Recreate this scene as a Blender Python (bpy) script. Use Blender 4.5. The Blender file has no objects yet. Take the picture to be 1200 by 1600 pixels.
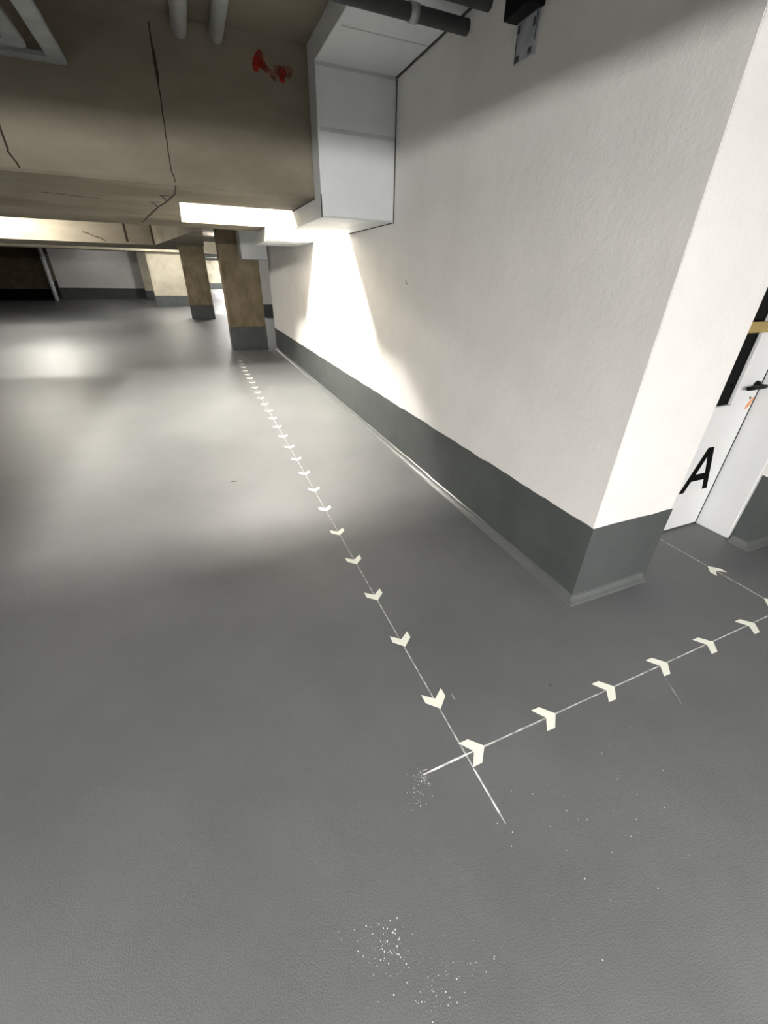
import bpy, bmesh, math, random
from mathutils import Vector, Matrix, noise
random.seed(7)
D = bpy.data
SC = bpy.context.scene
COL = SC.collection

# ------------------------------------------------------------------ materials
def _mat(name):
    m = D.materials.new(name); m.use_nodes = True
    nt = m.node_tree
    return m, nt, nt.nodes['Principled BSDF'], nt.nodes, nt.links

def mat_surface(name, c1, c2, rough=0.6, scale=2.0, bump=0.0, bscale=120.0, spec=0.5, detail=6.0, lo=0.35, hi=0.65,
                metal=0.0, c3=None, rough_var=0.0, stretch=(1, 1, 1), bump2=0.0, b2scale=8.0):
    """colour mottled by noise in object space, with fine bump"""
    m, nt, b, N, L = _mat(name)
    tc = N.new('ShaderNodeTexCoord')
    mp = N.new('ShaderNodeMapping'); mp.inputs['Scale'].default_value = stretch
    L.new(tc.outputs['Object'], mp.inputs['Vector'])
    n = N.new('ShaderNodeTexNoise'); n.inputs['Scale'].default_value = scale; n.inputs['Detail'].default_value = detail
    n.inputs['Roughness'].default_value = 0.6
    L.new(mp.outputs['Vector'], n.inputs['Vector'])
    r = N.new('ShaderNodeValToRGB')
    r.color_ramp.elements[0].position = lo; r.color_ramp.elements[0].color = (*c1, 1)
    r.color_ramp.elements[1].position = hi; r.color_ramp.elements[1].color = (*c2, 1)
    L.new(n.outputs['Fac'], r.inputs['Fac'])
    out = r.outputs['Color']
    if c3 is not None:                                  # sparse darker stains
        n3 = N.new('ShaderNodeTexNoise'); n3.inputs['Scale'].default_value = scale * 0.6; n3.inputs['Detail'].default_value = 3
        L.new(mp.outputs['Vector'], n3.inputs['Vector'])
        r3 = N.new('ShaderNodeValToRGB'); r3.color_ramp.elements[0].position = 0.55; r3.color_ramp.elements[1].position = 0.75
        L.new(n3.outputs['Fac'], r3.inputs['Fac'])
        mx = N.new('ShaderNodeMix'); mx.data_type = 'RGBA'
        mx.inputs['B'].default_value = (*c3, 1)
        L.new(r3.outputs['Color'], mx.inputs['Factor']); L.new(out, mx.inputs['A'])
        out = mx.outputs['Result']
    L.new(out, b.inputs['Base Color'])
    b.inputs['Roughness'].default_value = rough
    b.inputs['Specular IOR Level'].default_value = spec
    b.inputs['Metallic'].default_value = metal
    if rough_var:
        mr = N.new('ShaderNodeMapRange'); mr.inputs['To Min'].default_value = rough - rough_var; mr.inputs['To Max'].default_value = rough + rough_var
        L.new(n.outputs['Fac'], mr.inputs['Value']); L.new(mr.outputs['Result'], b.inputs['Roughness'])
    nrm = None
    if bump:
        nb = N.new('ShaderNodeTexNoise'); nb.inputs['Scale'].default_value = bscale; nb.inputs['Detail'].default_value = 3
        L.new(tc.outputs['Object'], nb.inputs['Vector'])
        bp = N.new('ShaderNodeBump'); bp.inputs['Strength'].default_value = bump; bp.inputs['Distance'].default_value = 0.004
        L.new(nb.outputs['Fac'], bp.inputs['Height'])
        if bump2:
            n2 = N.new('ShaderNodeTexNoise'); n2.inputs['Scale'].default_value = b2scale; n2.inputs['Detail'].default_value = 2
            L.new(tc.outputs['Object'], n2.inputs['Vector'])
            b2 = N.new('ShaderNodeBump'); b2.inputs['Strength'].default_value = bump2; b2.inputs['Distance'].default_value = 0.02
            L.new(n2.outputs['Fac'], b2.inputs['Height']); L.new(b2.outputs['Normal'], bp.inputs['Normal'])
        L.new(bp.outputs['Normal'], b.inputs['Normal'])
    return m

def mat_emit(name, col, strength):
    m, nt, b, N, L = _mat(name)
    b.inputs['Base Color'].default_value = (0.8, 0.8, 0.8, 1)
    b.inputs['Emission Color'].default_value = (*col, 1)
    b.inputs['Emission Strength'].default_value = strength
    return m

def mat_chalk(name, col, scale, lo, hi):
    """dusty line: broken up by noise"""
    m, nt, b, N, L = _mat(name)
    b.inputs['Base Color'].default_value = (*col, 1); b.inputs['Roughness'].default_value = 0.95
    tc = N.new('ShaderNodeTexCoord')
    n = N.new('ShaderNodeTexNoise'); n.inputs['Scale'].default_value = scale; n.inputs['Detail'].default_value = 4
    L.new(tc.outputs['Object'], n.inputs['Vector'])
    r = N.new('ShaderNodeMapRange'); r.inputs['From Min'].default_value = lo; r.inputs['From Max'].default_value = hi
    L.new(n.outputs['Fac'], r.inputs['Value']); L.new(r.outputs['Result'], b.inputs['Alpha'])
    return m

M = {}
M['floor'] = mat_surface('floor_coating', (0.114, 0.118, 0.120), (0.138, 0.141, 0.143), rough=0.45, scale=1.3, bump=0.36, bscale=230,
                         spec=0.28, rough_var=0.04, bump2=0.05, b2scale=3.0)
M['wall'] = mat_surface('white_plaster', (0.78, 0.76, 0.735), (0.83, 0.81, 0.785), rough=0.85, scale=3, bump=0.4, bscale=85, spec=0.25, bump2=0.15, b2scale=14)
M['skirt'] = mat_surface('grey_skirting_paint', (0.070, 0.078, 0.076), (0.088, 0.096, 0.094), rough=0.5, scale=4, bump=0.3, bscale=70, spec=0.35)
M['cove'] = mat_surface('grey_cove_coating', (0.105, 0.112, 0.112), (0.13, 0.137, 0.136), rough=0.3, scale=5, bump=0.25, bscale=60, spec=0.5)
M['concrete'] = mat_surface('bare_concrete', (0.185, 0.162, 0.12), (0.265, 0.236, 0.182), rough=0.85, scale=1.6, bump=0.3, bscale=45, spec=0.2,
                            c3=(0.155, 0.13, 0.088), stretch=(0.6, 1, 1.4))
M['concrete_dark'] = mat_surface('brown_concrete', (0.20, 0.155, 0.095), (0.33, 0.27, 0.185), rough=0.85, scale=3.2, bump=0.3, bscale=40, spec=0.2,
                                 c3=(0.13, 0.095, 0.05), stretch=(1, 1, 0.6))
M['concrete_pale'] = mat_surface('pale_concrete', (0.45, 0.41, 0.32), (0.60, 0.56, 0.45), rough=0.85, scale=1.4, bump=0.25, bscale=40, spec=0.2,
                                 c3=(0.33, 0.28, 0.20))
M['concrete_unlit'] = mat_surface('darkened_unlit_concrete', (0.055, 0.042, 0.026), (0.085, 0.068, 0.044), rough=0.9, scale=2.5, bump=0.2, bscale=40, spec=0.1)  # shade of the unlit far-left wall is put into this dark colour
M['duct'] = mat_surface('duct_board', (0.66, 0.68, 0.69), (0.71, 0.73, 0.74), rough=0.6, scale=3, bump=0.08, bscale=160, spec=0.35)
M['duct_tape'] = mat_surface('duct_joint_strip', (0.47, 0.50, 0.51), (0.53, 0.56, 0.57), rough=0.5, scale=6, bump=0.05, bscale=100)
M['sealant'] = mat_surface('dark_sealant', (0.06, 0.06, 0.055), (0.09, 0.09, 0.08), rough=0.8, scale=10)
M['crack'] = mat_surface('rust_crack', (0.03, 0.016, 0.01), (0.055, 0.03, 0.018), rough=0.9, scale=20)
M['red'] = mat_chalk('red_spray_paint', (0.36, 0.02, 0.008), 14, 0.22, 0.62)
M['insul'] = mat_surface('grey_pipe_jacket', (0.52, 0.54, 0.55), (0.64, 0.66, 0.67), rough=0.55, scale=6, bump=0.2, bscale=40)
M['pipe_dark'] = mat_surface('dark_pipe_insulation', (0.055, 0.06, 0.06), (0.085, 0.09, 0.09), rough=0.7, scale=8, bump=0.3, bscale=50)
M['tray'] = mat_surface('grey_tray_strip', (0.23, 0.245, 0.245), (0.31, 0.325, 0.325), rough=0.6, scale=9, bump=0.2, bscale=40)
M['chevron'] = mat_surface('cream_marker', (0.84, 0.85, 0.75), (0.88, 0.89, 0.79), rough=0.6, scale=9, bump=0.05, bscale=200)
M['chalk'] = mat_chalk('chalk_line', (0.82, 0.82, 0.80), 30, 0.18, 0.85)
M['chalk_heavy'] = mat_chalk('chalk_smear', (0.92, 0.92, 0.92), 30, 0.20, 0.55)
M['dust'] = mat_surface('chalk_dust', (0.72, 0.72, 0.70), (0.85, 0.85, 0.83), rough=0.95, scale=20)
M['door'] = mat_surface('white_steel_paint', (0.74, 0.745, 0.75), (0.77, 0.775, 0.78), rough=0.45, scale=2, bump=0.08, bscale=120, spec=0.4)
M['black'] = mat_surface('black_plastic', (0.002, 0.002, 0.002), (0.0035, 0.0035, 0.0035), rough=0.45, scale=5, spec=0.12)
M['gap'] = mat_surface('door_seal_and_unlit_base', (0.0015, 0.0015, 0.0015), (0.003, 0.003, 0.003), rough=0.9, scale=5, spec=0.03)
M['paint_black'] = mat_surface('black_letter_paint', (0.0015, 0.0015, 0.0015), (0.003, 0.003, 0.003), rough=0.8, scale=5, spec=0.05)
M['glass'] = mat_surface('dark_door_glass', (0.0006, 0.0006, 0.0006), (0.001, 0.001, 0.0009), rough=0.12, scale=2, spec=0.03)
M['ochre'] = mat_surface('ochre_bar', (0.33, 0.235, 0.075), (0.39, 0.285, 0.10), rough=0.5, scale=12, bump=0.1, bscale=90)
M['orange'] = mat_surface('orange_rust', (0.72, 0.26, 0.10), (0.80, 0.40, 0.22), rough=0.8, scale=40)
M['label'] = mat_surface('grey_label', (0.36, 0.38, 0.42), (0.50, 0.52, 0.56), rough=0.4, scale=14, lo=0.4, hi=0.6)
M['label_dark'] = mat_surface('label_print', (0.05, 0.05, 0.06), (0.08, 0.075, 0.09), rough=0.6, scale=20)
M['steel'] = mat_surface('galvanised_steel', (0.42, 0.43, 0.43), (0.5, 0.51, 0.51), rough=0.4, scale=12, metal=0.7)
M['housing'] = mat_surface('lamp_housing', (0.62, 0.62, 0.61), (0.66, 0.66, 0.65), rough=0.4, scale=5)

# ------------------------------------------------------------------ mesh helpers
def link(name, bm, mat, parent=None, smooth=False):
    bmesh.ops.recalc_face_normals(bm, faces=bm.faces)
    me = D.meshes.new(name); bm.to_mesh(me); bm.free()
    me.materials.append(mat)
    if smooth:
        for p in me.polygons: p.use_smooth = True
    o = D.objects.new(name, me); COL.objects.link(o)
    if parent: o.parent = parent
    return o

def tag(o, label=None, cat=None, group=None, kind=None):
    if label: o['label'] = label
    if cat: o['category'] = cat
    if group: o['group'] = group
    if kind: o['kind'] = kind
    return o

def empty(name, loc, label, cat, group=None):
    o = D.objects.new(name, None); COL.objects.link(o); o.location = loc; o.empty_display_size = 0.2
    return tag(o, label, cat, group)

def box(bm, x0, x1, y0, y1, z0, z1, bev=0.0):
    r = bmesh.ops.create_cube(bm, size=1.0)
    vs = r['verts']
    for v in vs:
        v.co = Vector(((x0 + x1) / 2 + v.co.x * (x1 - x0), (y0 + y1) / 2 + v.co.y * (y1 - y0), (z0 + z1) / 2 + v.co.z * (z1 - z0)))
    if bev:
        es = list({e for v in vs for e in v.link_edges})
        bmesh.ops.bevel(bm, geom=es, offset=bev, segments=2, affect='EDGES', profile=0.5)
    return bm

def prism(bm, pts, z0, z1):
    a = [bm.verts.new((p[0], p[1], z0)) for p in pts]
    b = [bm.verts.new((p[0], p[1], z1)) for p in pts]
    n = len(pts)
    bm.faces.new(a[::-1]); bm.faces.new(b)
    for i in range(n):
        bm.faces.new((a[i], a[(i + 1) % n], b[(i + 1) % n], b[i]))
    return bm

def prism_xz(bm, pts, y0, y1):
    a = [bm.verts.new((p[0], y0, p[1])) for p in pts]
    b = [bm.verts.new((p[0], y1, p[1])) for p in pts]
    n = len(pts)
    bm.faces.new(a); bm.faces.new(b[::-1])
    for i in range(n):
        bm.faces.new((a[i], b[i], b[(i + 1) % n], a[(i + 1) % n]))
    return bm

def tube(bm, pts, r, seg=14, caps=True):
    pts = [Vector(p) for p in pts]
    rings = []
    up = Vector((0, 0, 1))
    for i, p in enumerate(pts):
        t = (pts[min(i + 1, len(pts) - 1)] - pts[max(i - 1, 0)]).normalized()
        a = t.cross(up)
        if a.length < 1e-3: a = t.cross(Vector((0, 1, 0)))
        a.normalize(); c = t.cross(a).normalized()
        rr = r[i] if isinstance(r, (list, tuple)) else r
        rings.append([bm.verts.new(p + a * rr * math.cos(2 * math.pi * k / seg) + c * rr * math.sin(2 * math.pi * k / seg)) for k in range(seg)])
    for i in range(len(rings) - 1):
        for k in range(seg):
            bm.faces.new((rings[i][k], rings[i][(k + 1) % seg], rings[i + 1][(k + 1) % seg], rings[i + 1][k]))
    if caps:
        bm.faces.new(rings[0][::-1]); bm.faces.new(rings[-1])
    return bm

def arc(c, a0, a1, r, n, plane='xy', z=0):
    out = []
    for i in range(n + 1):
        a = a0 + (a1 - a0) * i / n
        out.append((c[0] + r * math.cos(a), c[1] + r * math.sin(a)))
    return out

def new(): return bmesh.new()

def offset_path(path, d):
    """offset an open 2D path to its right side by d (mitred)"""
    out = []
    for i, p in enumerate(path):
        p = Vector(p)
        ns = []
        if i > 0:
            t = (p - Vector(path[i - 1])).normalized(); ns.append(Vector((t.y, -t.x)))
        if i < len(path) - 1:
            t = (Vector(path[i + 1]) - p).normalized(); ns.append(Vector((t.y, -t.x)))
        n = sum(ns, Vector((0, 0)))
        n = n / max(n.length_squared, 1e-6) * 1.0 if len(ns) == 1 else n * (2 / max(n.length_squared, 1e-6)) / 1.0
        if len(ns) == 2: n = n * 1.0
        out.append(p + n * d)
    return out

def sweep(bm, path, prof):
    """sweep a profile of (outward offset, z) along a 2D path; outward = right of the path"""
    rows = []
    for (d, z) in prof:
        rows.append([bm.verts.new((q.x, q.y, z)) for q in offset_path(path, d)])
    n = len(prof)
    for i in range(n):
        a, b = rows[i], rows[(i + 1) % n]
        for k in range(len(path) - 1):
            bm.faces.new((a[k], a[k + 1], b[k + 1], b[k]))
    bm.faces.new([r[0] for r in rows]); bm.faces.new([r[-1] for r in rows][::-1])
    return bm

def struct(name, bm, mat, label=None, cat=None):
    o = link(name, bm, mat); o['kind'] = 'structure'
    if label: o['label'] = label
    if cat: o['category'] = cat
    return o

# ------------------------------------------------------------------ main dimensions (metres; camera stands over the origin at 1.6 m)
XW, YP, XP = 1.711, 1.207, 2.312        # long wall face, end face of that wall, its far side
YD, XJ, YR = 1.515, 3.291, 1.17         # door leaf plane, door jamb, wall right of the door
ZC, ZS = 3.04, 2.16                     # slab and beam soffit
WE = 10.95                              # far end of the long wall

# ------------------------------------------------------------------ room shell
struct('floor', box(new(), -16, 9, -9, 64, -0.2, 0), M['floor'], 'glossy grey coated garage floor', 'floor')
struct('ceiling', box(new(), -16, 9, -9, 64, ZC, ZC + 0.2), M['concrete'], 'dark bare concrete garage ceiling', 'ceiling')

wall = new()
prism(wall, [(XW, YP), (XP, YP), (XP, WE), (XW, WE)], 0, ZC)
ed = [e for e in wall.edges if abs(e.verts[0].co.z - e.verts[1].co.z) > 1 and abs(e.verts[0].co.y - YP) < .01]
bmesh.ops.bevel(wall, geom=ed, offset=0.003, segments=2, affect='EDGES')
struct('wall_right', wall, M['wall'], 'long white plastered wall with a grey painted base', 'wall')
w2 = new()
prism(w2, [(XP, YD + .05), (XJ, YD + .05), (XJ, YR), (9, YR), (9, WE), (XP, WE)], 0, ZC)
struct('wall_east', w2, M['wall'], 'white wall around the recessed door', 'wall')
struct('wall_lintel', box(new(), XP, XJ, YP, YD + .05, 2.12, ZC), M['wall'], 'white lintel over the recessed door', 'wall')
struct('wall_west', box(new(), -16.2, -16, -9, 64, 0, ZC), M['concrete'], 'bare concrete side wall far left', 'wall')
struct('wall_south', box(new(), -16, 9, -9.2, -9, 0, ZC), M['concrete_dark'], 'bare concrete wall behind the viewer', 'wall')
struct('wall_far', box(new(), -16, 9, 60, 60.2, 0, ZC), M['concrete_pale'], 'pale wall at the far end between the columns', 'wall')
struct('wall_north', box(new(), -8.0, -2.95, 36.2, 36.5, 0, ZC), M['wall'], 'white end wall beyond the columns at left', 'wall')
struct('wall_shade', box(new(), -16, -7.75, 33.2, 33.5, 0, ZC), M['concrete_unlit'], 'concrete wall at the far left, darkened in its colour as unlit', 'wall')
struct('wall_outer', box(new(), 8.8, 9, -9, 1.17, 0, ZC), M['concrete'], 'bare concrete wall right of the viewer', 'wall')
struct('wall_passage', box(new(), 9, 9.2, WE, 60, 0, ZC), M['wall'], 'white wall right beyond the long wall', 'wall')
# wall seen through the slit beside the near column
struct('wall_return', box(new(), 2.55, 3.6, 20.0, 20.2, 0, ZC), M['wall'], 'grey wall seen through the slit beside the near column', 'wall')

# painted skirting bands (4 mm of coating, rough upper edge) and cove beads
def skirting(name, path, h, mat=M['skirt'], wob=0.0):
    bm = new()
    pts = []
    for i in range(len(path) - 1):
        a, b = Vector(path[i]), Vector(path[i + 1]); n = max(1, int((b - a).length / 0.05)) if wob else 1
        pts += [tuple(a + (b - a) * k / n) for k in range(n)]
    pts.append(path[-1])
    sweep(bm, pts, [(0.0, 0.0), (0.004, 0.0), (0.004, h), (0.0, h)])
    if wob:
        for v in bm.verts:
            if v.co.z > h * .5: v.co.z += wob * (noise.noise(Vector((v.co.x * 9, v.co.y * 9, 3))) )
    return struct(name, bm, mat, None, 'skirting')

tag(skirting('baseboard_right', [(XW, WE), (XW, YP), (XP, YP), (XP, YD)], 0.487, wob=0.008), 'dark grey painted base band of the long white wall')
tag(skirting('baseboard_east', [(XJ, 1.275), (XJ, YR), (9, YR)], 0.51, wob=0.008), 'grey painted base band right of the door')
tag(skirting('baseboard_north', [(-8.0, 36.2), (-2.95, 36.2)], 0.62), 'black base band of the far white wall')
tag(skirting('baseboard_shade', [(-16, 33.2), (-7.75, 33.2)], 0.62, M['gap']), 'base band of the dark far wall, blackened in its colour as unlit')  # near-black colour stands in for grey base paint that gets no light
tag(skirting('baseboard_far', [(-16, 60), (9, 60)], 0.6), 'grey base band of the pale far wall')
tag(skirting('baseboard_return', [(2.55, 20.0), (3.6, 20.0)], 0.5), 'grey base band in the slit')
for o_, nm in (('baseboard_north', 0), ):
    pass

cv = new()
prof = [(0.0, 0.0), (0.046, 0.0), (0.038, 0.008), (0.026, 0.014), (0.016, 0.024), (0.010, 0.036), (0.0, 0.042)]
cpath = []
for a, b in (((XW - .004, WE), (XW - .004, YP - .004)), ((XW - .004, YP - .004), (XP - .035, YP - .004))):
    a, b = Vector(a), Vector(b); n = int((b - a).length / .12)
    cpath += [tuple(a + (b - a) * k / n) for k in range(n)]
cpath.append((XP - .035, YP - .004))
sweep(cv, cpath, prof)
for v in cv.verts:
    if v.co.z > 0.004:
        k = noise.noise(Vector((v.co.x * 4, v.co.y * 4, 0)))
        v.co.z *= 1 + .25 * k
struct('trim_1', cv, M['cove'], 'glossy grey cove bead along the foot of the long wall', 'trim')
cv = new(); sweep(cv, [(XJ - .004, 1.26), (XJ - .004, YR - .004), (8.7, YR - .004)], prof)
struct('trim_2', cv, M['cove'], 'grey cove bead at the foot of the wall right of the door', 'trim')
# dark joint between the duct and the wall paint band is part of the duct

# ------------------------------------------------------------------ door in its recess
leaf = new()
box(leaf, XP, XJ - .017, YD, YD + .045, 0.012, 2.1)
door = struct('door_1', leaf, M['door'], 'white steel door marked with a black A, in a recess', 'door')
gl = new(); box(gl, 2.52, 3.006, YD - .002, YD + .02, 0.945, 1.95)
link('glass_pane', gl, M['glass'], door)
bd = new()
for (a, b, c, d) in ((2.48, 3.046, .905, .945), (2.48, 3.046, 1.95, 1.99), (2.48, 2.52, .945, 1.95), (3.006, 3.046, .945, 1.95)):
    box(bd, a, b, YD - .022, YD + .002, c, d, .004)
link('glazing_bead', bd, M['door'], door)
# lever handle
h = new()
tube(h, [(3.222, YD - .0, 1.052), (3.222, YD - .012, 1.052)], 0.027, 20)
tube(h, [(3.222, YD - .01, 1.052), (3.222, YD - .045, 1.052)], .012, 12)
tube(h, [(3.236, YD - .05, 1.052), (3.20, YD - .05, 1.052), (3.10, YD - .05, 1.05), (3.06, YD - .048, 1.048)], [.013, .015, .014, .012], 12)
link('lever_handle', h, M['black'], door, True)['label'] = 'black lever handle'
k = new(); tube(k, [(3.225, YD, .968), (3.225, YD - .004, .968)], .007, 12); link('keyhole', k, M['black'], door)
# letter A
A = [(2.905, .318), (2.957, .318), (2.987, .402), (3.126, .402), (3.158, .318), (3.211, .318), (3.077, .652), (3.016, .652)]
Ai = [(3.006, .455), (3.106, .455), (3.048, .585)]
la = new()
yA0, yA1 = YD - .0015, YD + .001
def aface(pts): prism_xz(la, pts, yA0, yA1)
aface([A[0], A[1], A[2], Ai[0], Ai[2], A[7]])
aface([A[3], A[4], A[5], A[6], Ai[2], Ai[1]])
aface([A[2], A[3], Ai[1], Ai[0]])
aface([A[7], Ai[2], A[6]])
link('letter', la, M['paint_black'], door)['label'] = 'black capital letter A'
rs = new(); prism_xz(rs, [(3.215, .895), (3.238, .90), (3.262, .925), (3.272, .962), (3.262, .972), (3.240, .955), (3.226, .925)], YD - .0012, YD + .001)
link('rust_spot', rs, M['orange'], door)['label'] = 'orange rust spot'
pb = new(); box(pb, XP + .02, XJ - .03, YD - .062, YD - .046, 1.372, 1.428, .002)
bar = link('push_bar', pb, M['ochre'], door); bar['label'] = 'ochre horizontal bar'
for xa in (XP + .05, 3.225):
    pb = new(); box(pb, xa, xa + .025, YD - .046, YD, 1.385, 1.415); link('bar_bracket', pb, M['door'], bar)
gp = new(); box(gp, XJ - .0175, XJ - .0025, YD + .0005, YD + .05, 0.0, 2.11); box(gp, XP, XJ - .0175, YD + .008, YD + .05, 0.0, .014)
link('door_seal', gp, M['gap'], door)
# steel frame lining the right reveal, rounded outer edge
fr = new()
prism(fr, [(XJ - .003, YD + .001), (XJ - .003, 1.293), (XJ + .003, 1.283), (XJ + .012, 1.279), (XJ + .02, 1.283), (XJ + .02, YD + .0)], 0.004, 2.11)
struct('trim_3', fr, M['door'], 'white steel door frame on the right reveal', 'door frame')

# ------------------------------------------------------------------ dropped beams
beam = new()
BX = -13.5
prism(beam, [(BX, 4.1), (XW - .002, 4.1), (XW - .002, 5.0), (.04, 5.0), (.04, 6.78), (XW - .002, 6.78), (XW - .002, 7.5), (BX, 7.5)], ZS, ZC)
ed = [e for e in beam.edges if all(abs(v.co.z - ZS) < .001 and abs(v.co.y - 4.1) < .001 for v in e.verts)]
bmesh.ops.bevel(beam, geom=ed, offset=0.018, segments=1, affect='EDGES')
B1 = tag(link('ceiling_beam', beam, M['concrete']), 'wide dropped concrete beam with red spray marks and a long crack', 'beam', 'dropped concrete beams')

def crack(pts, w, parent, normal, up, name='crack'):
    """thin raised dark seam following pts on a surface"""
    bm = new(); rows = []
    nrm = Vector(normal)
    for i, p in enumerate(pts):
        p = Vector(p); t = (Vector(pts[min(i + 1, len(pts) - 1)]) - Vector(pts[max(i - 1, 0)])).normalized()
        s = t.cross(nrm).normalized(); ww = w[i] if isinstance(w, (list, tuple)) else w
        rows.append([bm.verts.new(p + s * ww / 2 - nrm * .003), bm.verts.new(p + s * ww / 2 + nrm * .002),
                     bm.verts.new(p - s * ww / 2 + nrm * .002), bm.verts.new(p - s * ww / 2 - nrm * .003)])
    for i in range(len(rows) - 1):
        for k in range(4):
            bm.faces.new((rows[i][k], rows[i][(k + 1) % 4], rows[i + 1][(k + 1) % 4], rows[i + 1][k]))
    bm.faces.new(rows[0]); bm.faces.new(rows[-1][::-1])
    return link(name, bm, M['crack'], parent)

def wob(a, b, n, amp, ax):
    a, b = Vector(a), Vector(b); out = []
    for i in range(n + 1):
        p = a + (b - a) * i / n
        if 0 < i < n:
            for x in ax: p[x] += random.uniform(-amp, amp)
        out.append(p)
    return out
crack(wob((.052, 4.1, 2.985), (.046, 4.1, 2.80), 4, .003, (0,)) + wob((.046, 4.1, 2.74), (.022, 4.1, 2.30), 9, .003, (0,)) + wob((.02, 4.1, 2.27), (.03, 4.1, 2.178), 4, .006, (0,)),
      [.009] * 3 + [.02] * 3 + [.008] * 14, B1, (0, -1, 0), None)
crack(wob((-.93, 4.1, 2.42), (-.93, 4.1, 2.27), 3, .004, (0,)) + wob((-.935, 4.1, 2.26), (-.90, 4.1, 2.178), 3, .004, (0,)), .012, B1, (0, -1, 0), None)
crack([(.03, 4.118, 2.16), (.022, 4.3, 2.16), (.014, 4.52, 2.16), (-.03, 4.8, 2.16), (-.082, 5.11, 2.16), (-.15, 5.4, 2.16), (-.222, 5.83, 2.16), (-.33, 6.5, 2.16), (-.441, 7.2, 2.16)],
      [.01, .01, .016, .018, .018, .018, .02, .02, .012], B1, (0, 0, -1), None)
for p in ((-.06, 5.0), (-.16, 5.45)):
    crack([(p[0], p[1], 2.16), (p[0] - .02, p[1] - .22, 2.16), (p[0] - .04, p[1] - .33, 2.16), (p[0] + .03, p[1] - .36, 2.16)], .013, B1, (0, 0, -1), None)
for (x, y, l) in ((-.5, 6.1, .25), (-1.0, 5.0, .4)):
    crack(wob((x, y, 2.16), (x + l, y + .12, 2.16), 4, .02, (0, 1)), [.004, .006, .007, .006, .003], B1, (0, 0, -1), None)
# red spray marks on the beam
rd = new()
def blob(cx, cz, rx, rz, tilt=0):
    pts = []
    for i in range(22):
        a = 2 * math.pi * i / 22; q = 1 + .35 * noise.noise(Vector((cx * 50 + math.cos(a) * 2, cz * 50 + math.sin(a) * 2, 1)))
        x, z = rx * q * math.cos(a), rz * q * math.sin(a)
        pts.append((cx + x * math.cos(tilt) - z * math.sin(tilt), cz + x * math.sin(tilt) + z * math.cos(tilt)))
    prism_xz(rd, pts, 4.0985 - random.random() * .001, 4.101)
for a in ((.70, 2.87, .020, .030, .3), (.715, 2.90, .030, .030, -.4), (.735, 2.93, .030, .028, 0), (.75, 2.89, .026, .03, .2), (.775, 2.87, .022, .02, .5), (.81, 2.85, .016, .024, 0),
          (.85, 2.875, .024, .026, .2), (.88, 2.87, .034, .030, .4), (.885, 2.835, .020, .022, 0), (.92, 2.875, .034, .030, -.3), (.945, 2.885, .020, .026, 0), (.825, 2.83, .012, .014, .2)):
    blob(*a)
link('spray_mark', rd, M['red'], B1)['label'] = 'red spray paint marks'

beam = new()
prism(beam, [(BX, 12.6), (-.6, 12.6), (.30, 7.505), (.47, 12.4), (-.13, 12.4), (-.13, 14.8), (BX, 14.8)], ZS, ZC)
B2 = tag(link('ceiling_beam', beam, M['concrete']), 'second dropped concrete beam, brightly lit at its left end, with a slanted side', 'beam', 'dropped concrete beams')
crack([(-1.16, 12.6, 2.2), (-1.16, 12.6, 2.6)], .05, B2, (0, -1, 0), None)
crack([(-.62, 12.6, 2.17), (-.62, 12.6, 2.6)], .04, B2, (0, -1, 0), None)
crack(wob((-2.0, 12.6, 2.35), (-1.6, 12.6, 2.20), 4, .02, (0, 2)), .018, B2, (0, -1, 0), None)
beam = new(); box(beam, BX, 8.7, -3.9, -2.3, ZS, ZC)
B0 = tag(link('ceiling_beam', beam, M['concrete']), 'dropped concrete beam behind the viewer', 'beam', 'dropped concrete beams')
beam = new(); box(beam, BX, 8.7, 27.0, 28.4, 2.52, ZC)
tag(link('ceiling_beam', beam, M['concrete_pale']), 'farthest dropped concrete beam over the wide column', 'beam', 'dropped concrete beams')

crack([(XW, 3.612, 1.582), (XW, 3.598, 1.566), (XW, 3.578, 1.55)], [.004, .006, .003], D.objects['wall_right'], (-1, 0, 0), None, 'scratch')
# ------------------------------------------------------------------ columns
def column(x0, x1, y0, y1, ztop, label, mat, base_h, cap=None, capmat=None):
    r = empty('concrete_column', ((x0 + x1) / 2, (y0 + y1) / 2, 0), label, 'column', 'concrete columns')
    ox, oy = r.location.x, r.location.y
    s = new(); box(s, x0 - ox, x1 - ox, y0 - oy, y1 - oy, base_h, cap or ztop, .012)
    link('shaft', s, mat, r)
    s = new(); box(s, x0 - ox - .004, x1 - ox + .004, y0 - oy - .004, y1 - oy + .004, 0, base_h, .008)
    link('painted_base', s, M['skirt'], r)
    if cap:
        s = new(); box(s, x0 - ox - .01, x1 - ox + .01, y0 - oy - .02, y1 - oy, cap, ztop)
        link('capital', s, capmat, r)
    return r
column(.69, 1.52, 11.08, 11.65, ZC, 'nearest brown stained concrete column, beside the far end of the white wall', M['concrete_dark'], .505)
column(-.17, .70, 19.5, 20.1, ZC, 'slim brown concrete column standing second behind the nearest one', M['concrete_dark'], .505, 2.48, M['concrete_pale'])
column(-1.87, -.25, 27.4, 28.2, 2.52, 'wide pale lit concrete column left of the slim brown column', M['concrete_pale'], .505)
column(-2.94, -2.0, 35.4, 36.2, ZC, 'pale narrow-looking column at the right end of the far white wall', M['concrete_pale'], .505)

dp = empty('drain_pipe', (-7.6, 33.0, 0), 'pale grey vertical pipe before the dark far wall', 'pipe')
p = new(); tube(p, [(0, 0, 0), (0, 0, ZC)], .11, 16); link('pipe_run', p, M['insul'], dp, True)
for z in (.9, 2.2):
    p = new(); tube(p, [(0, 0, z), (0, 0, z + .08)], .135, 16); link('pipe_collar', p, M['insul'], dp, True)

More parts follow.
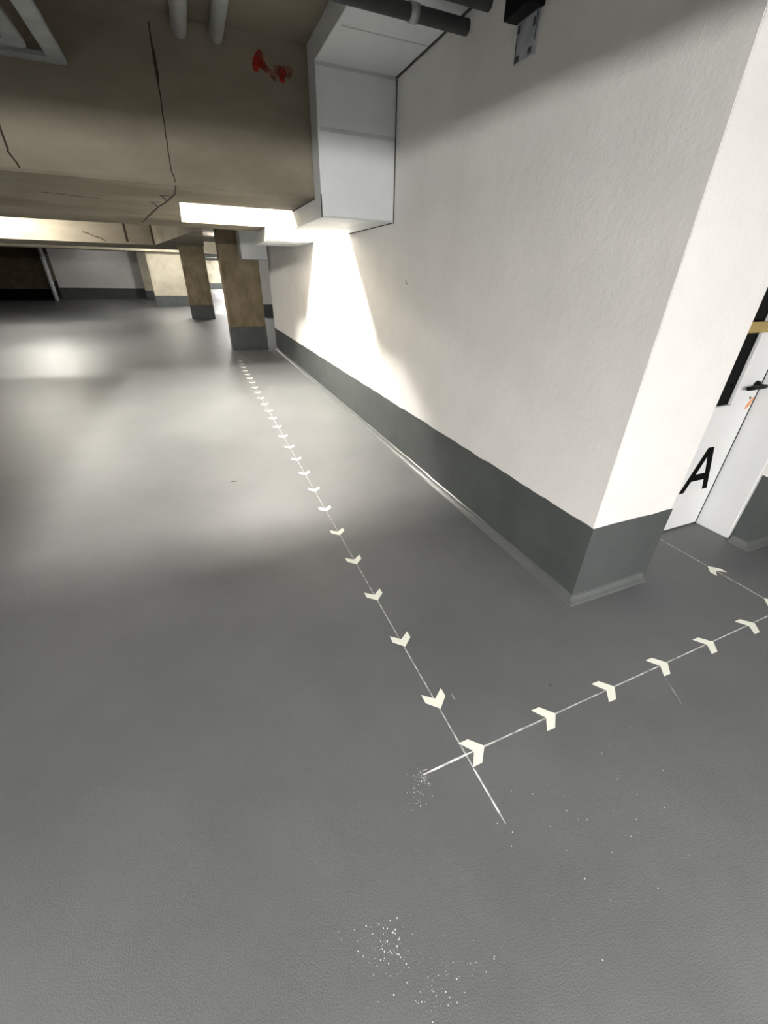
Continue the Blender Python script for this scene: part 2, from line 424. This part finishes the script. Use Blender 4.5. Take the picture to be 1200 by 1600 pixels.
# ------------------------------------------------------------------ ventilation duct running along the wall
X0, X1 = 1.077, XW
du = empty('ventilation_duct', (X1, 3.9, 2.01), 'boxy pale grey ventilation duct stepping down under the beams along the wall', 'duct')
def dpart(name, x0, x1, y0, y1, z0, z1, mat=M['duct'], bev=.004, label=None):
    s = new(); box(s, x0 - X1, x1 - X1, y0 - 3.9, y1 - 3.9, z0 - 2.01, z1 - 2.01, bev)
    o = link(name, s, mat, du)
    if label: o['label'] = label
    return o
dpart('duct_run', X0, X1, -2.2, 3.9, 2.9, ZC - .002)
dpart('duct_drop', X0, X1, 3.9, 4.098, 2.01, ZC - .002)
dpart('duct_underpass', X0, X1, 4.098, 5.0, 2.01, ZS - .002)
dpart('duct_riser', X0, X1, 5.002, 5.13, 2.01, ZC - .002)
dpart('duct_run', X0, X1, 5.13, 6.65, 2.9, ZC - .002)
dpart('duct_drop', X0, X1, 6.65, 6.778, 2.01, ZC - .002)
dpart('duct_underpass', X0, X1, 6.778, 7.9, 2.01, ZS - .002)
dpart('duct_end', 1.10, 1.63, 10.42, 11.0, 1.885, ZC - .002)
dpart('duct_run', X0, X1, 7.9, 10.42, 2.45, 2.75)
dpart('joint_strip', X0 + .02, X1 - .01, 3.896, 3.9, 2.535, 2.56, M['duct_tape'], 0, 'darker joint strip')
dpart('joint_strip', X0 + .03, X1 - .02, 3.38, 3.39, 2.8975, 2.9, M['duct_tape'], 0, 'darker joint strip')
dpart('joint_strip', X0 + .01, X1 - .0, 3.895, 3.9, 2.88, 2.9, M['duct_tape'], 0, 'darker joint strip')
dpart('joint_strip', X0 + .01, X1 - .0, 3.896, 3.9, 2.01, 2.022, M['duct_tape'], 0, 'darker joint strip')
dpart('sealant_line', X1 - .008, X1 + .001, 3.893, 3.903, 2.01, 2.9, M['sealant'], 0, 'dark sealant line')
dpart('sealant_line', X0 - .002, X0 + .006, 3.895, 3.903, 2.01, 2.16, M['sealant'], 0, 'dark sealant line')
dpart('sealant_line', X1 - .006, X1 + .0, 3.9, 5.13, 2.004, 2.014, M['sealant'], 0, 'dark sealant line')
dpart('sealant_line', X1 - .012, X1 + .0, .5, 3.9, 2.892, 2.905, M['sealant'], 0, 'dark sealant line')
dpart('sealant_line', X0 - .003, X0 + .003, 4.1, 5.0, 2.148, ZS - .001, M['sealant'], 0, 'dark sealant line')

# ------------------------------------------------------------------ pipes and trays in the bay over the viewer
def tray(name, out, label):
    """flat horizontal L-shaped strip: runs towards the beam, turns left with a rounded corner"""
    x, y = out; w = .092; r = .05
    pts_o = [(x, -1.5), (x, y - r)] + arc((x - r, y - r), 0, math.pi / 2, r, 6) + [(-4.5, y)]
    pts_i = [(-4.5, y - w), (x - w - .01, y - w), (x - w, y - w - .01), (x - w, -1.5)]
    bm = new(); prism(bm, pts_o + pts_i, 2.70, 2.722)
    o = link(name, bm, M['tray'])
    return o
t1 = empty('cable_tray', (-.5, 4.0, 2.7), 'outer flat grey L-shaped strip hanging under the ceiling at the top left', 'cable tray', 'flat grey strips under the ceiling')
a = tray('tray_strip', (-.455, 4.06), ''); a.parent = t1; a.location = (.5, -4.0, -2.7)
t2 = empty('cable_tray', (-.7, 3.8, 2.7), 'inner flat grey L-shaped strip nested inside the outer one at the top left', 'cable tray', 'flat grey strips under the ceiling')
a = tray('tray_strip', (-.62, 3.90), ''); a.parent = t2; a.location = (.7, -3.8, -2.7)
for t, xs, off in ((t1, -.50, .5), (t2, -.665, .7)):
    for yy in (1.0, 2.6):
        s = new(); tube(s, [(xs + off, yy - (4.0 if t is t1 else 3.8), .015), (xs + off, yy - (4.0 if t is t1 else 3.8), ZC - 2.7)], .004, 8)
        link('hanger_rod', s, M['steel'], t)

def ceiling_pipe(x, z, r, label):
    o = empty('insulated_pipe', (x, 4.1, z), label, 'pipe', 'grey pipes entering the beam')
    s = new(); tube(s, [(0, -5.5, 0), (0, .05, 0)], r, 20); link('pipe_jacket', s, M['insul'], o, True)
    for yy in (-1.6, -3.4):
        s = new(); tube(s, [(0, yy, 0), (0, yy + .03, 0)], r + .004, 20); link('pipe_clip', s, M['steel'], o, True)
    return o
ceiling_pipe(.228, 2.984, .050, 'left of the two round grey pipes entering the concrete beam')
ceiling_pipe(.455, 2.987, .046, 'right of the two round grey pipes entering the concrete beam, thinner')

def cross_pipe(y, z, r, xe, label):
    o = empty('insulated_pipe', (xe, y, z), label, 'pipe', 'dark pipes crossing below the duct')
    s = new(); tube(s, [(-4.5 - xe, 0, 0), (XW - .001 - xe, 0, 0)], r, 18); link('pipe_jacket', s, M['pipe_dark'], o, True)
    s = new(); tube(s, [(-.32, 0, 0), (-.27, 0, 0)], r + .006, 18); link('pipe_clip', s, M['steel'], o, True)
    return o
cross_pipe(2.93, 2.835, .034, 1.665, 'dark pipe crossing below the duct, nearer the beam')
cross_pipe(2.72, 2.855, .034, 1.69, 'dark pipe crossing below the duct, farther from the beam')

jb = empty('junction_box', (XW, 2.35, 2.68), 'black wall box with a grey printed tag hanging below, high on the white wall', 'box')
s = new(); box(s, -.085, 0, -.10, .10, 0, .16, .006); link('housing', s, M['black'], jb)
s = new(); box(s, -.012, -.0, -.075, .075, -.145, .0); link('printed_tag', s, M['label'], jb)
for (y0, y1, z0, z1) in ((-.055, -.03, -.135, -.115), (.035, .068, -.142, -.118), (-.06, -.045, -.05, -.02), (.05, .07, -.04, -.012), (.066, .072, -.11, -.05), (-.074, -.069, -.10, -.005)):
    s = new(); box(s, -.0135, -.012, y0, y1, z0, z1); link('tag_print', s, M['label_dark'], jb)

# ------------------------------------------------------------------ lamps
def lamp(x, y, z, axis, length, strength, col, label, hang=True, width=.11, deep=.11):
    o = empty('batten_lamp', (x, y, z), label, 'lamp', 'batten lamps')
    lx, ly = (length / 2, width / 2) if axis == 'x' else (width / 2, length / 2)
    s = new(); box(s, -lx, lx, -ly, ly, deep * .45, deep, .006); link('housing', s, M['housing'], o)
    s = new(); box(s, -lx + .01, lx - .01, -ly + .008, ly - .008, 0, deep * .46, .006)
    link('diffuser', s, mat_emit('lamp_glow', col, strength), o)
    if hang:
        for k in (-.35, .35):
            dx, dy = (k * length, 0) if axis == 'x' else (0, k * length)
            s = new(); tube(s, [(dx, dy, .07), (dx, dy, ZC - z)], .003, 6); link('hanger_wire', s, M['steel'], o)
    return o
WARM, WHITE = (1.0, .955, .87), (1.0, .985, .95)
def far_pipe(y, z, r, label):
    o = empty('service_pipe', (2, y, z), label, 'pipe', 'far service pipes')
    s = new(); tube(s, [(-4, 0, 0), (5, 0, 0)], r, 12); link('pipe_run', s, M['insul'], o, True)
    for x in (-3, 0, 3):
        s = new(); tube(s, [(x, 0, r), (x, 0, ZC - z)], .015, 6); link('hanger_rod', s, M['steel'], o)
far_pipe(40.0, 2.80, .09, 'upper far pipe crossing between the two brown columns')
far_pipe(41.0, 2.62, .08, 'lower far pipe crossing between the two brown columns')
lamp(.57, 5.92, ZC - .109, 'x', .16, 410, WARM, 'compact batten lamp hidden in the bay beside the duct', False, .2)
lamp(-3.4, 11.5, ZC - .109, 'x', .6, 75, WARM, 'batten lamp hidden in the second bay at left', False, .16)
lamp(-4.45, 17.0, ZC - .109, 'x', .6, 85, WARM, 'batten lamp at left beyond the second beam', False, .16)
lamp(1.75, 22.0, ZC - .109, 'y', 1.15, 70, WHITE, 'batten lamp in the bay between the two brown columns', False)
lamp(-5.3, 34.8, ZC - .049, 'x', 1.15, 1.6, WHITE, 'added batten lamp brightening the far white wall at left', False, .11, .05)  # unseen lamp, added to light the white wall but not the dark one
lamp(-.9, 25.3, ZC - .109, 'x', 1.15, 22, WARM, 'batten lamp in front of the wide pale column', False)
lamp(1.75, 29.5, ZC - .109, 'x', 1.15, 60, WHITE, 'batten lamp seen far off between the two brown columns', False)
lamp(3.5, 55.0, ZC - .109, 'x', 1.5, 160, WHITE, 'added batten lamp brightening the pale far wall', False)  # strong lamp added so the pale far wall does not stay dark
lamp(4.5, 15.0, ZC - .109, 'x', 1.15, 12, WHITE, 'batten lamp beyond the end of the white wall', False)
# behind the viewer, mounted on the soffit of the rear beam
lamp(1.75, -2.78, 2.125, 'x', 1.5, 90, WHITE, 'batten lamp under the rear beam, right', False, .06, .036)
lamp(-2.2, -2.9, 2.125, 'x', 1.5, 330, WHITE, 'batten lamp under the rear beam, left', False, .06, .036)

# ------------------------------------------------------------------ markings on the floor
ORD = ['first', 'second', 'third', 'fourth', 'fifth', 'sixth', 'seventh', 'eighth', 'ninth', 'tenth', 'eleventh', 'twelfth', 'thirteenth', 'fourteenth',
       'fifteenth', 'sixteenth', 'seventeenth', 'eighteenth', 'nineteenth', 'twentieth', 'twenty-first', 'twenty-second', 'twenty-third', 'twenty-fourth', 'twenty-fifth']
cm = new(); prism(cm, [(0, 0), (-.046, .049), (-.088, .049), (-.050, 0), (-.088, -.049), (-.046, -.049)], 0.0004, 0.0018)
proto = link('floor_arrow', cm, M['chevron'])
first = [True]
def chevron(x, y, rot, label, group):
    o = proto if first[0] else proto.copy()
    if not first[0]: COL.objects.link(o)
    first[0] = False
    o.location = (x, y, 0); o.rotation_euler = (0, 0, rot + random.uniform(-.03, .03))
    return tag(o, label, 'floor marker', group)
for k in range(25):
    y = .887 + .3625 * k - .0004 * k * k * .5
    chevron(.664 + .0022 * y + random.uniform(-.004, .004), y, -math.pi / 2,
            f'cream chevron pointing at the viewer, {ORD[k]} from the chalk cross towards the nearest column', 'chevrons along the white wall')
for k, x in enumerate((.749, 1.113, 1.462, 1.818, 2.168, 2.520)):
    chevron(x, .681 + .001 * k, 0, f'cream chevron pointing right, {ORD[k]} from the chalk cross towards the door', 'chevrons across the wall end')
chevron(2.805, 1.118, math.pi / 2, 'cream chevron pointing at the door, nearest to the door', 'chevrons leading to the door')
chevron(2.80, .79, math.pi / 2, 'cream chevron at the right edge, second from the door', 'chevrons leading to the door')

def strip(name, a, b, w, mat, label, z=.0003):
    a, b = Vector((*a, 0)), Vector((*b, 0)); t = (b - a).normalized(); s = Vector((-t.y, t.x, 0))
    L = (b - a).length; n = max(3, int(L / .04)); bm = new(); lo = []; hi = []
    for i in range(n + 1):
        p = a + t * L * i / n
        ww = w * (.7 + .6 * abs(noise.noise(p * 6)))
        if i in (0, n): ww *= .3
        lo.append(p - s * ww / 2); hi.append(p + s * ww / 2)
    prism(bm, [tuple(q)[:2] for q in lo] + [tuple(q)[:2] for q in hi[::-1]], z, z + .0004)
    return tag(link(name, bm, mat), label, 'chalk line')
strip('chalk_line', (.662, .55), (.690, 10.1), .0065, M['chalk'], 'long thin chalk line under the chevrons along the white wall')
strip('chalk_line', (.60, .679), (2.80, .693), .0065, M['chalk'], 'thin chalk line under the chevrons pointing right')
strip('chalk_line', (2.80, .62), (2.808, 1.50), .0065, M['chalk'], 'thin chalk line leading to the door')
strip('chalk_line', (.90, 9.25), (-.42, 18.4), .012, M['chalk'], 'faint slanted chalk line left of the nearest column')
strip('chalk_smear', (.662, .432), (.661, .64), .0085, M['chalk_heavy'], 'thick white chalk stroke end nearest the viewer', .0008)
strip('chalk_smear', (.470, .677), (.70, .680), .0095, M['chalk_heavy'], 'thick white chalk stroke left of the first chevron', .0008)
strip('scuff_mark', (.7466, .895), (.749, .932), .0035, M['chalk'], 'short pale scuff right of the first chevron towards the column')
strip('scuff_mark', (1.667, .508), (1.724, .624), .0030, M['chalk'], 'short faint pale scuff below the row of right-pointing chevrons')

for x, y, l, lab in ((.047, 3.507, .05, 'small dark speck left of the chevron line on the bright floor'), (1.192, .80, .012, 'small dark speck above the row of right-pointing chevrons')):
    bm = new(); prism(bm, [(x - l * .6, y - l * .15), (x + l * .2, y - l * .2), (x + l * .6, y + .0), (x + l * .1, y + l * .2), (x - l * .4, y + l * .1)], .0003, .0015)
    tag(link('floor_speck', bm, M['crack']), lab, 'speck')

def dust(name, clusters, label, rmin, rmax):
    bm = new()
    for (cx, cy, sx, sy, n) in clusters:
        for _ in range(n):
            x, y = random.gauss(cx, sx), random.gauss(cy, sy); r = rmin + (rmax - rmin) * random.random() ** 3
            if abs(y) > 4: continue
            m = random.randint(4, 6); a0 = random.random() * 6
            prism(bm, [(x + r * (.6 + .6 * random.random()) * math.cos(a0 + 2 * math.pi * i / m), y + r * (.6 + .6 * random.random()) * math.sin(a0 + 2 * math.pi * i / m)) for i in range(m)], .0002, .0009)
    return tag(link(name, bm, M['dust']), label, 'dust', None, 'stuff')
dust('chalk_dust', [(.47, .665, .018, .016, 90), (.43, .622, .028, .022, 70)], 'white chalk crumbs left of the cross', .0005, .0022)
dust('chalk_dust', [(.175, .325, .03, .022, 70), (.10, .345, .04, .03, 18), (.20, .28, .03, .03, 25)], 'white specks scattered at the bottom centre of the floor', .0005, .0024)
dust('chalk_dust', [(.9, .35, .3, .12, 45), (1.1, .28, .3, .1, 30), (.30, .20, .08, .04, 70), (.26, .2, .03, .02, 30)], 'loose pale specks over the near right floor', .0004, .0020)

# ------------------------------------------------------------------ camera
R = [[0.92258961, -0.38531618, 0.01896995], [-0.17861094, -0.47021166, -0.86429111], [0.34194524, 0.79399776, -0.50263407]]
cam = D.cameras.new('camera'); co = D.objects.new('camera', cam); COL.objects.link(co)
right, up, back = Vector(R[0]), -Vector(R[1]), -Vector(R[2])
mw = Matrix.Identity(4)
for i in range(3):
    mw[i][0], mw[i][1], mw[i][2] = right[i], up[i], back[i]
mw[2][3] = 1.6
co.matrix_world = mw
cam.sensor_fit = 'VERTICAL'; cam.sensor_height = 24.0; cam.lens = 24.0 * 630.254 / 1600
cam.clip_start = .02; cam.clip_end = 200
SC.camera = co

# ------------------------------------------------------------------ world and view
w = D.worlds.new('world'); w.use_nodes = True; SC.world = w
w.node_tree.nodes['Background'].inputs['Color'].default_value = (.02, .02, .02, 1)
SC.view_settings.view_transform = 'Standard'; SC.view_settings.look = 'None'
SC.view_settings.gamma = 1; SC.view_settings.exposure = 3.3; SC.view_settings.use_curve_mapping = False
SC.cycles.max_bounces = 12; SC.cycles.diffuse_bounces = 6
